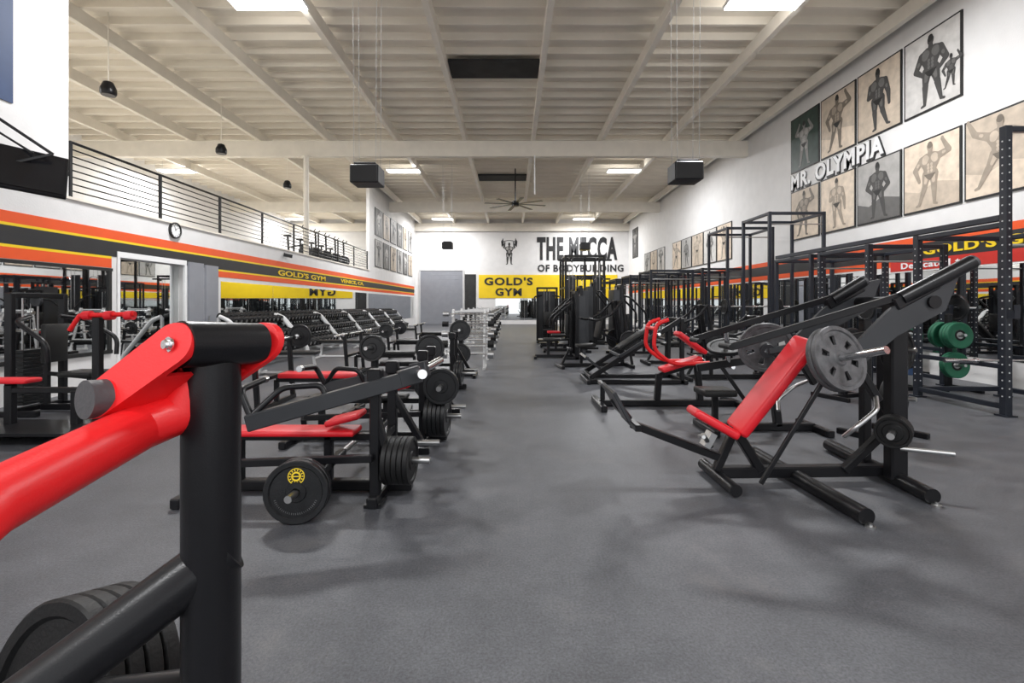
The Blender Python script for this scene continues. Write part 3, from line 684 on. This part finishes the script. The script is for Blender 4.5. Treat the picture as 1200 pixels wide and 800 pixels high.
def stack_machine(loc,rz,label,pad=RED,h=1.95,w=.7,arm=BLACK,shroud=False):
    r=thing('weight_stack_machine',label,'gym machine',loc,rz,group='weight stack machines')
    b=B(BLACK)
    for x in (-w/2,w/2):
        b.bar((x,0,.0),(x,0,h),.07,.09); b.bar((x,-.35,.04),(x,.3,.04),.07)
    b.bar((-w/2,0,h-.03),(w/2,0,h-.03),.07); b.bar((-w/2,0,.06),(w/2,0,.06),.07); b.bar((0,-.06,.06),(0,-1.05,.06),.08); b.bar((-.3,-1.05,.04),(.3,-1.05,.04),.07)
    b.bar((0,-.7,.06),(0,-.7,.45),.07); b.bar((0,-.12,.06),(0,-.12,h-.5),.06); b.bar((0,-.12,.5),(0,-.75,.44),.05)
    b.obj('machine_frame',parent=r)
    b=B(STEEL); b.cyl((-.1,.1,.1),(-.1,.1,h-.06),.011,8); b.cyl((.1,.1,.1),(.1,.1,h-.06),.011,8); b.cyl((0,.1,.8),(0,.1,h-.1),.004,6); b.obj('guide_rod',parent=r)
    b=B(IRON)
    for i in range(15): b.box((0,.1,.12+i*.048),(.30,.12,.043),bev=.004)
    b.obj('weight_stack',parent=r)
    if shroud:
        b=B(DGREY); b.box((0,.22,h*.5),(w-.05,.02,h*.86),bev=.004); b.obj('rear_shroud',parent=r)
        for sg in (-1,1): b=B(DGREY); b.box((sg*(w/2-.01),.12,h*.5),(.015,.2,h*.86)); b.obj('side_shroud',parent=r)
    b=B(DGREY); b.lathe([(0,-.02),(.07,-.02),(.06,0),(.07,.02),(0,.02)],c=(0,.02,h-.1),axis=(1,0,0),seg=20,closed=False); b.obj('pulley',parent=r)
    b=B(pad); b.box((0,-.62,.50),(.36,.42,.07),bev=.022,seg=2); b.obj('seat_pad',parent=r)
    b=B(VINYL); b.box((0,-.22,.90),(.32,.08,.5),bev=.022,seg=2); b.obj('back_pad',parent=r)
    for sg in (-1,1):
        b=B(arm); b.bend([(sg*.2,-.1,h-.3),(sg*.48,-.2,h-.35),(sg*.52,-.62,h*.6),(sg*.5,-.62,h*.45)],.028,.1); b.obj('lever_arm',parent=r)
    return r
def cable_tower(loc,rz,label,h=3.05,w=1.5,d=2.0):
    r=thing('cable_station',label,'gym machine',loc,rz,group='tall cable stations')
    b=B(BLACK)
    for x in (-w/2,w/2):
        for y in (-d/2,0,d/2): b.bar((x,y,0),(x,y,h),.09)
        b.bar((x,-d/2,h-.04),(x,d/2,h-.04),.09); b.bar((x,-d/2,.05),(x,d/2,.05),.08); b.bar((x,-d/2,h*.62),(x,d/2,h*.62),.07)
    b.bar((0,-d/2,0),(0,-d/2,h),.08)
    for y in (-d/2,0,d/2):
        b.bar((-w/2,y,h-.04),(w/2,y,h-.04),.09); b.bar((-w/2,y,.05),(w/2,y,.05),.08)
    b.bar((-w/2-.3,-d/2,h-.2),(w/2+.3,-d/2,h-.2),.08)
    b.obj('machine_frame',parent=r)
    for x in (-w/2+.22,w/2-.22):
        b=B(IRON)
        for i in range(22): b.box((x,-d/2+.1,.12+i*.05),(.28,.14,.045),bev=.004)
        b.obj('weight_stack',parent=r)
        b=B(DGREY); b.box((x,-d/2+.22,h*.40),(.38,.02,h*.74)); b.obj('stack_shroud',parent=r)
        b=B(STEEL); b.cyl((x-.07,-d/2+.1,.1),(x-.07,-d/2+.1,h-.1),.011,8); b.cyl((x+.07,-d/2+.1,.1),(x+.07,-d/2+.1,h-.1),.011,8); b.obj('guide_rod',parent=r)
        b=B(DGREY); b.lathe([(0,-.02),(.07,-.02),(.06,0),(.07,.02),(0,.02)],c=(x,-d/2-.12,h-.25),axis=(1,0,0),seg=20,closed=False); b.obj('pulley',parent=r)
        b=B(CHROME); b.cyl((x,-d/2-.18,h-.3),(x,-d/2-.18,h-.87),.004,6); b.bend([(x-.18,-d/2-.18,h-.98),(x-.1,-d/2-.18,h-.86),(x+.1,-d/2-.18,h-.86),(x+.18,-d/2-.18,h-.98)],.014,.05,8); b.obj('pull_bar',parent=r)
    return r
def flat_bench(loc,rz,label='black flat bench with padded top',pad=VINYL,inc=0,fr=BLACK):
    r=thing('training_bench',label,'bench',loc,rz,group='training benches')
    b=B(fr); b.bar((-.5,0,.38),(.5,0,.38),.05); b.bar((-.5,0,.38),(-.55,0,.05),.05); b.bar((.5,0,.38),(.55,0,.05),.05); b.bar((-.55,-.28,.03),(-.55,.28,.03),.05); b.bar((.55,-.2,.03),(.55,.2,.03),.05); b.bar((-.55,0,.05),(.55,0,.05),.04)
    if inc: b.bar((-.1,0,.38),(.35,0,.38+.5*math.sin(inc)),.04)
    b.obj('bench_frame',parent=r)
    if inc:
        b=B(pad); b.bar((-.05,0,.45),(-.05+.75*math.cos(inc),0,.45+.75*math.sin(inc)),.27,.06,bev=.02,seg=2); b.obj('back_pad',parent=r)
        b=B(pad); b.box((-.3,0,.45),(.36,.27,.06),bev=.02,seg=2); b.obj('seat_pad',parent=r)
    else:
        b=B(pad); b.box((0,0,.44),(1.2,.28,.07),bev=.02,seg=2); b.obj('seat_pad',parent=r)
    return r
def barbell(c,axis,L=2.2,label='long chrome olympic barbell'):
    x,y,z=frame(axis); b=B(STEEL)
    b.cyl(z*(-L/2+.4),z*(L/2-.4),.014,10)
    for s in (-1,1):
        b.m(CHROME).cyl(z*s*(L/2-.42),z*s*L/2,.024,14); b.cyl(z*s*(L/2-.43),z*s*(L/2-.40),.036,14)
    return b.obj('barbell',label=label,cat='barbell',loc=V(c),group='olympic barbells')
def power_rack(loc,h,w=1.3,d=1.3,label='blue-black steel power rack with perforated uprights',holes=False,front=None,T=.078):
    r=thing('power_rack',label,'power rack',loc,0,group='power racks by the mirrored wall')
    hf=front or h
    for x in (-w/2,w/2):
        for y in (-d/2,d/2):
            hh=hf if (y<0) else h
            b=B(RACKM); b.bar((x,y,0),(x,y,hh),T,T,bev=.006); b.box((x,y,.01),(.15,.15,.02))
            if holes:
                b.m(LGREY); k=.25
                while k<hh-.1:
                    b.cyl((x,y-T/2-.002,k),(x,y+T/2+.002,k),.010,8)
                    b.cyl((x-T/2-.002,y,k),(x+T/2+.002,y,k),.010,8); k+=.1
            b.obj('upright',parent=r)
    for x in (-w/2,w/2):
        b=B(RACKM); b.bar((x,-d/2,h-.04),(x,d/2,h-.04),.07); b.obj('crossbeam',parent=r)
        b=B(RACKM); b.bar((x,-d/2,.12),(x,d/2,.12),.07); b.obj('base_beam',parent=r)
    for y in (-d/2,d/2):
        b=B(RACKM); z=(hf if y<0 else h)-.04; b.bar((-w/2,y,z),(w/2,y,z),.07); b.obj('crossbeam',parent=r)
    b=B(RACKM); b.bar((-w/2,d/2,.12),(w/2,d/2,.12),.07); b.obj('base_beam',parent=r)
    for x in (-w/2,w/2):
        b=B(RACKM); b.bar((x,-d/2-.02,.62),(x,d/2-.04,.62),.05,.06); b.obj('safety_bar',parent=r)
        b=B(RACKM); b.box((x,-d/2-.09,1.28),(.07,.10,.10)); b.box((x,-d/2-.135,1.35),(.07,.015,.1)); b.obj('bar_hook',parent=r)
    b=B(STEEL); b.cyl((-w/2,-d/2,h-.3),(w/2,-d/2,h-.3),.016,10); b.obj('pull_up_bar',parent=r)
    return r
def rackfull(x,y,h,front=None,holes=False,bar=True,w=1.3):
    power_rack((x,y,0),h,holes=holes,front=front,w=w,T=.088 if holes else .072)
    if bar:
        barbell((x,y-.65-.09,1.345),(1,0,0))
        for s in (-1,1):
            if RND.random()<.75: stack((x+s*.78,y-.65-.09,1.345),(s,0,0),1,.225,.04,'iron')
yy=[(6.65,2.45,3.64),(8.95,2.45,None),(10.55,2.45,None),(12.15,3.64,3.64),(14.4,3.64,3.64),(16.2,2.6,None),(17.9,2.6,None),(19.6,2.6,None),(21.4,2.6,None),(23.4,2.6,None),(25.8,2.6,None)]
for i,(y,h,f) in enumerate(yy):
    rackfull(6.85,y,h,f,holes=(i<2),bar=(i in (1,4,5,6,8)))
for i,y in enumerate((15.6,18.2,20.6,23.2)):
    rackfull(5.0,y,2.5,bar=False)
b=B(RACKM); b.bar((6.2,6.05,2.50),(6.2,11.2,2.50),.07,.08); b.obj('rig_beam',label='long black steel beam linking the power racks',cat='beam')
barbell((6.75,6.3,.664),(1,0,0),2.1,'chrome olympic barbell resting on low safety bars')
def plate_tree(loc,rz,spec,label='black upright plate tree loaded with weight plates',h=1.25):
    r=thing('plate_tree',label,'plate rack',loc,rz,group='plate trees')
    b=B(BLACK); b.bar((-.28,0,.03),(.28,0,.03),.07,.06); b.bar((-.28,-.3,.03),(-.28,.3,.03),.06); b.bar((.28,-.3,.03),(.28,.3,.03),.06); b.bar((0,0,.04),(0,0,h),.08); b.obj('rack_frame',parent=r)
    for (z,s,n,rad,st) in spec:
        b=B(STEEL); b.cyl((0,s*.03,z),(0,s*.3,z+.02),.024,12); b.obj('weight_peg',parent=r)
        for i in range(n): plate(W(r,(0,s*(.08+i*.055),z+.004+i*.003)),WD(r,(0,s,.07)),rad,.05,st)
    return r
plate_tree((7.15,7.83,0),0,[(.90,-1,3,.21,'bumper_green'),(.42,-1,2,.21,'bumper_green'),(.90,1,2,.21,'bumper_green')],'black plate tree loaded with green bumper plates')
plate_tree((6.4,7.83,0),0,[(.90,-1,2,.21,'bumper_green'),(.45,-1,2,.19,'bumper_blue')],'black plate tree loaded with green and blue bumper plates')
plate_tree((8.0,9.8,0),0,[(.90,-1,3,.21,'bumper_green'),(.42,-1,2,.21,'bumper_green')],'black plate tree loaded with green bumper plates')
plate_tree((7.6,5.3,0),0,[(.75,-1,3,.21,'bumper_green'),(.3,-1,3,.21,'bumper_green')],'black plate tree loaded with green bumper plates')
plate_tree((3.95,5.1,0),.5,[(.92,-1,3,.2,'rubber'),(.42,-1,2,.2,'rubber')])
plate_tree((5.0,7.2,0),.3,[(.85,-1,2,.2,'iron'),(.42,-1,3,.2,'iron')],'black plate tree loaded with iron plates near the racks')
for i,y in enumerate((9.2,11.2,13.2)):
    flat_bench((5.50,y,0),0,inc=[.0,.8,0][i],label='black training bench beside the power racks')
r=thing('curved_frame_machine','low lever machine with curved red frame and red pads','gym machine',(2.15,6.6,0))
b=B(BLACK); b.bar((-.95,0,.05),(.95,0,.05),.10,.08); b.bar((-.95,-.4,.04),(-.95,.4,.04),.08); b.bar((.95,-.45,.04),(.95,.45,.04),.08); b.bar((.45,0,.05),(.4,0,.62),.08); b.bar((-.15,0,.05),(-.12,0,.45),.08); b.bar((-.15,0,.42),(.5,0,.62),.06); b.bar((-.9,-.25,.3),(-.9,.25,.3),.05); b.bar((-.9,0,.05),(-.9,0,.3),.06); b.bar((.95,-.4,.05),(.6,-.3,.6),.05); b.bar((.6,-.3,.6),(.4,0,.6),.05); b.obj('machine_frame',parent=r)
for sg in (-1,1):
    b=B(REDGLOSS); b.bend([(.5,sg*.18,.62),(.0,sg*.2,.60),(-.26,sg*.2,.80),(-.22,sg*.2,1.14),(-.05,sg*.18,1.2)],.026,.12,16); b.obj('curved_arm',parent=r)
b=B(REDGLOSS); b.cyl((-.23,-.2,1.08),(-.23,.2,1.08),.024); b.cyl((.3,-.18,.62),(.3,.18,.62),.024); b.obj('cross_tube',parent=r)
b=B(RED); b.bar((.12,0,1.02),(.50,0,.74),.24,.06,up=(1,0,1),bev=.02,seg=2); b.obj('back_pad',parent=r)
b=B(RED); b.bar((-.10,0,.50),(.44,0,.67),.26,.06,up=(0,0,1),bev=.02,seg=2); b.obj('seat_pad',parent=r)
for sg in (-1,1):
    b=B(CHROME); b.cyl((.62,sg*.3,.6),(.62,sg*.62,.62),.025); b.obj('weight_horn',parent=r)
r=thing('hack_squat_machine','black angled sled machine with dark back pad','gym machine',(2.2,8.8,0))
b=B(BLACK)
for y in (-.36,.36): b.bar((-.8,y,.12),(.8,y,1.15),.06,.08); b.bar((.8,y,1.15),(.8,y,0),.07); b.bar((-.85,y,.04),(.85,y,.04),.07)
b.bar((-.85,-.45,.04),(-.85,.45,.04),.07); b.bar((.85,-.45,.04),(.85,.45,.04),.07); b.bar((.8,-.4,1.13),(.8,.4,1.13),.07); b.bar((-.8,-.36,.12),(-.8,.36,.12),.06)
b.obj('machine_frame',parent=r)
b=B(DGREY); b.bar((-.3,-.42,.5),(.4,-.42,.94),.05,.05); b.bar((-.3,.42,.5),(.4,.42,.94),.05,.05); b.bar((-.3,-.42,.5),(-.3,.42,.5),.05,.05); b.bar((.4,-.42,.94),(.4,.42,.94),.05,.05); b.obj('sled',parent=r)
b=B(VINYL); b.bar((-.25,0,.60),(.36,0,1.0),.32,.08,bev=.025,seg=2); b.obj('back_pad',parent=r)
b=B(DGREY); b.box((-.7,0,.32),(.04,.7,.5),(0,-.9,0)); b.obj('foot_plate',parent=r)
b=B(CHROME); b.cyl((.3,-.45,.88),(.3,-.70,.9),.025); b.cyl((.3,.45,.88),(.3,.70,.9),.025); b.obj('weight_horn',parent=r)
r=thing('seated_calf_machine','black lever machine with a tilted loading horn','gym machine',(2.75,5.3,0))
b=B(BLACK); b.bar((-.6,0,.05),(.6,0,.05),.08); b.bar((-.6,-.3,.04),(-.6,.3,.04),.07); b.bar((.6,-.3,.04),(.6,.3,.04),.07); b.bar((.2,0,.05),(.1,0,.85),.08); b.bar((.1,0,.82),(-.7,0,.70),.06,.08); b.bar((-.5,0,.05),(-.5,0,.4),.06); b.obj('machine_frame',parent=r)
b=B(VINYL); b.box((-.5,0,.44),(.36,.34,.07),bev=.02,seg=2); b.obj('seat_pad',parent=r)
b=B(CHROME); b.cyl((-.35,0,.75),(-.42,-.1,1.12),.025); b.obj('weight_horn',parent=r)
hx=V((-.07,-.1,.34)).normalized(); stack(V((2.40,5.3,.78))+hx*.17,hx,1,.21,.04,'iron')
lever_machine((1.9,10.8,0),.15,'black lever row machine with dark pads',seatmat=VINYL,h=1.5,pl=1)
stack_machine((1.65,12.5,0),-pi/2,'black weight stack machine with dark shroud',pad=VINYL,h=1.75,shroud=True)
lever_machine((4.1,9.0,0),0,'black lever machine with dark pads and arms',seatmat=VINYL,h=1.2,pl=0)
lever_machine((4.0,11.3,0),0,'black lever machine with dark pads',seatmat=VINYL,h=1.4,pl=1)
stack_machine((2.0,14.2,0),-pi/2,'black weight stack machine with dark pads',pad=VINYL,shroud=True)
stack_machine((2.0,15.8,0),-pi/2,'black weight stack machine with red pads',h=1.9,shroud=True)
stack_machine((3.0,13.4,0),pi/2,'black weight stack machine with dark pads',pad=VINYL,shroud=True)
stack_machine((2.9,17.1,0),pi/2,'black weight stack machine with dark pads',pad=VINYL,h=2.2,shroud=True)
cable_tower((2.85,19.7,0),0,'tall black multi-station cable tower',h=3.35)
cable_tower((4.3,27.0,0),0,'tall black multi-station cable tower',h=3.0)
stack_machine((1.3,17.75,0),0,'tall black weight stack machine',pad=VINYL,h=2.05,w=.72,shroud=True)
# ================================================================ left near machines
stack_machine((-6.25,6.3,0),pi/2,'black weight stack machine with dark pads by the mirror',h=1.55,w=.7,pad=VINYL)
r=thing('leg_curl_machine','black low machine with red padded bench and roller pads','gym machine',(-5.0,5.05,0))
b=B(BLACK); b.bar((-.95,0,.06),(.95,0,.06),.12,.1); b.bar((-.85,-.45,.05),(-.85,.45,.05),.1); b.bar((.85,-.45,.05),(.85,.45,.05),.1); b.bar((-.3,0,.06),(-.3,0,.56),.08); b.bar((.4,0,.06),(.4,0,.5),.08); b.bar((-.3,0,.5),(.45,0,.5),.06); b.box((0,-.1,.13),(1.6,.6,.03)); b.bar((.45,.2,.06),(.45,.2,1.26),.08); b.bar((.45,.2,.06),(.45,0,.06),.08); b.obj('machine_frame',parent=r)
b=B(RED); b.box((-.45,0,.60),(.8,.20,.05),bev=.02,seg=2); b.obj('bench_pad',parent=r)
b=B(REDGLOSS); b.cyl((.25,.2,1.28),(.86,.2,1.3),.026); b.cyl((.25,.2,1.28),(.14,.2,1.12),.024); b.obj('lever_arm',parent=r)
for x in (.3,.54,.76):
    b=B(RED); b.cyl((x,.2,1.28),(x+.08,.2,1.285),.05,20); b.obj('roller_pad',parent=r)
# ================================================================ dumbbells
def dumb(s,label):
    b=B(RUBBER); L=.13*s
    for sg in (-1,1):
        b.m(RUBBER).lathe([(0,0),(.062*s,0),(.07*s,.01),(.07*s,L-.01),(.062*s,L),(0,L)],c=(sg*.06,0,0),axis=(sg,0,0),seg=16,closed=False)
        b.m(STEEL).lathe([(0,0),(.034*s,0),(.034*s,.004),(0,.004)],c=(sg*(.06+L),0,0),axis=(sg,0,0),seg=14,closed=False)
    b.m(CHROME).cyl((-.07,0,0),(.07,0,0),.016,10)
    return b.obj('dumbbell',label=label,cat='dumbbell',group='dumbbells on the long racks')
dd=[dumb(1.15,'black round dumbbell with steel end discs'),dumb(1.45,'large black round dumbbell with steel end discs')]
for k in range(6):
    y0=10.55+k*2.56; L=2.45
    r=thing('dumbbell_rack','black three-tier dumbbell rack with pale curved end frames','dumbbell rack',(-6.2,y0+L/2,0),0,group='long dumbbell racks')
    TI=((.30,.38),(.66,.10),(1.00,-.18))
    for z,x in TI:
        b=B(BLACK); b.box((x-.09,0,z),(.04,L,.05),(0,.3,0)); b.box((x+.09,0,z-.05),(.04,L,.05),(0,.3,0))
        for sy in (-L/2+.03,L/2-.03): b.bar((x-.09,sy,z),(x+.09,sy,z-.05),.04,.03)
        b.obj('tier',parent=r)
    for sy in (-L/2,L/2):
        b=B(LGREY); b.bend([(.62,sy,.03),(.58,sy,.26),(.20,sy,.74),(-.06,sy,1.06),(-.26,sy,1.14)],.045,.22); b.bend([(-.30,sy,.03),(-.28,sy,1.12)],.035); b.bar((-.32,sy,.03),(.64,sy,.03),.07,.06); b.obj('end_frame',parent=r)
    for t,(z,x) in enumerate(TI):
        nd=9 if t==0 else 11
        for j in range(nd):
            src=dd[0] if t else dd[1]
            rad=.0805 if t else .1015
            c=src.copy(); COL.objects.link(c)
            c.location=(-6.2+x,y0+.16+j*(2.13/(nd-1)),z+rad+.006); c.rotation_euler=(0,.3,0)
for d in dd: bpy.data.objects.remove(d)
for i,(x,y,rz) in enumerate(((-4.5,9.6,.05),(-4.5,12.6,0),(-4.5,15.6,0),(-4.4,19,0))):
    flat_bench((x,y,0),rz,inc=0,label='padded training bench with pale metal frame',fr=LGREY)
def oly_bench(x,y,pad=VINYL,load=1,hb=.88):
    r=thing('olympic_bench','black olympic bench with upright bar supports','bench',(x,y,0),0,group='olympic benches')
    b=B(BLACK); b.bar((-.6,0,.35),(.6,0,.35),.06); b.bar((.6,0,.35),(.6,0,.04),.06); b.bar((-.6,0,.35),(-.6,0,.04),.06); b.bar((.6,-.25,.03),(.6,.25,.03),.06); b.bar((-.6,-.55,.03),(-.6,.55,.03),.06)
    for s in (-.5,.5): b.bar((-.6,s,.03),(-.66,s,hb),.06); b.box((-.62,s,hb),(.10,.06,.03)); b.box((-.58,s,hb+.03),(.02,.06,.05))
    b.bar((-.62,-.5,.4),(-.62,.5,.4),.05); b.obj('bench_frame',parent=r)
    b=B(pad); b.box((.05,0,.42),(1.15,.28,.07),bev=.02,seg=2); b.obj('seat_pad',parent=r)
    barbell((x-.62,y,hb+.031),(0,1,0))
    for s in (-1,1): stack((x-.62,y+s*.78,hb+.031),(0,s,0),load,.18,.04,'iron')
oly_bench(-2.7,6.7,RED,1); oly_bench(-2.6,9.8,VINYL,0,.8); oly_bench(-2.6,13.0,VINYL,1,.7); oly_bench(-2.6,16.6,VINYL,0,.7)
plate_tree((-1.05,6.15,0),.12,[(.84,-1,2,.18,'iron'),(.40,-1,2,.2,'iron')],h=1.0)
plate_tree((-1.78,6.2,0),-.1,[(.84,-1,1,.17,'iron'),(.40,-1,2,.2,'iron')],h=1.0)
plate_tree((-1.0,9.35,0),0,[(.9,-1,2,.2,'iron'),(.45,-1,3,.2,'iron')],h=1.1)
# ================================================================ fixed barbells
def fixed_rack(loc,rz,n=5,label='pale steel rack of short fixed barbells'):
    r=thing('fixed_barbell_rack',label,'barbell rack',loc,rz,group='fixed barbell racks')
    for sx in (-.35,.35):
        b=B(LGREY); b.bar((sx,-.32,.03),(sx,.32,.03),.06); b.bar((sx,-.25,.04),(sx,.1,1.3),.05); b.bar((sx,.28,.04),(sx,.12,1.3),.05)
        for i in range(n):
            t=i/(n-1); b.box((sx,-.25+.30*t-.06,.30+.85*t),(.05,.12,.03),(.3,0,0))
        b.obj('end_frame',parent=r)
    for yv,zv in ((-.17,.35),(.11,1.25)):
        b=B(LGREY); b.bar((-.35,yv,zv),(.35,yv,zv),.04); b.obj('crossbeam',parent=r)
    for i in range(n):
        t=i/(n-1); p=(0,-.25+.30*t-.09,.345+.85*t)
        bb=B(CHROME); bb.cyl((-.55,0,0),(.55,0,0),.014,10)
        for sg in (-1,1): bb.m(RUBBER if i%2 else STEEL); bb.cyl((sg*.43,0,0),(sg*.56,0,0),.09-.01*i,18)
        bb.obj('fixed_barbell',label='short fixed barbell with round heads on the rack',cat='barbell',group='fixed barbells',loc=W(r,p),rot=(0,0,rz))
for i,y in enumerate((10.5,12.4,14.6,16.8,19,22)):
    fixed_rack((-.95-.02*i,y,0),0)
# ================================================================ world, camera
w=bpy.data.worlds.new('World'); SC.world=w; w.use_nodes=True
bg=w.node_tree.nodes['Background']; bg.inputs[0].default_value=(.96,.98,1,1); bg.inputs[1].default_value=1.35
cam=bpy.data.cameras.new('Camera'); co=bpy.data.objects.new('Camera',cam); COL.objects.link(co); SC.camera=co
co.location=(0,0,1.4); co.rotation_euler=(pi/2,0,0); cam.sensor_width=36; cam.lens=16.8; cam.shift_y=-43/1200; cam.clip_start=.02; cam.clip_end=200
SC.view_settings.view_transform='Standard'; SC.view_settings.exposure=.08
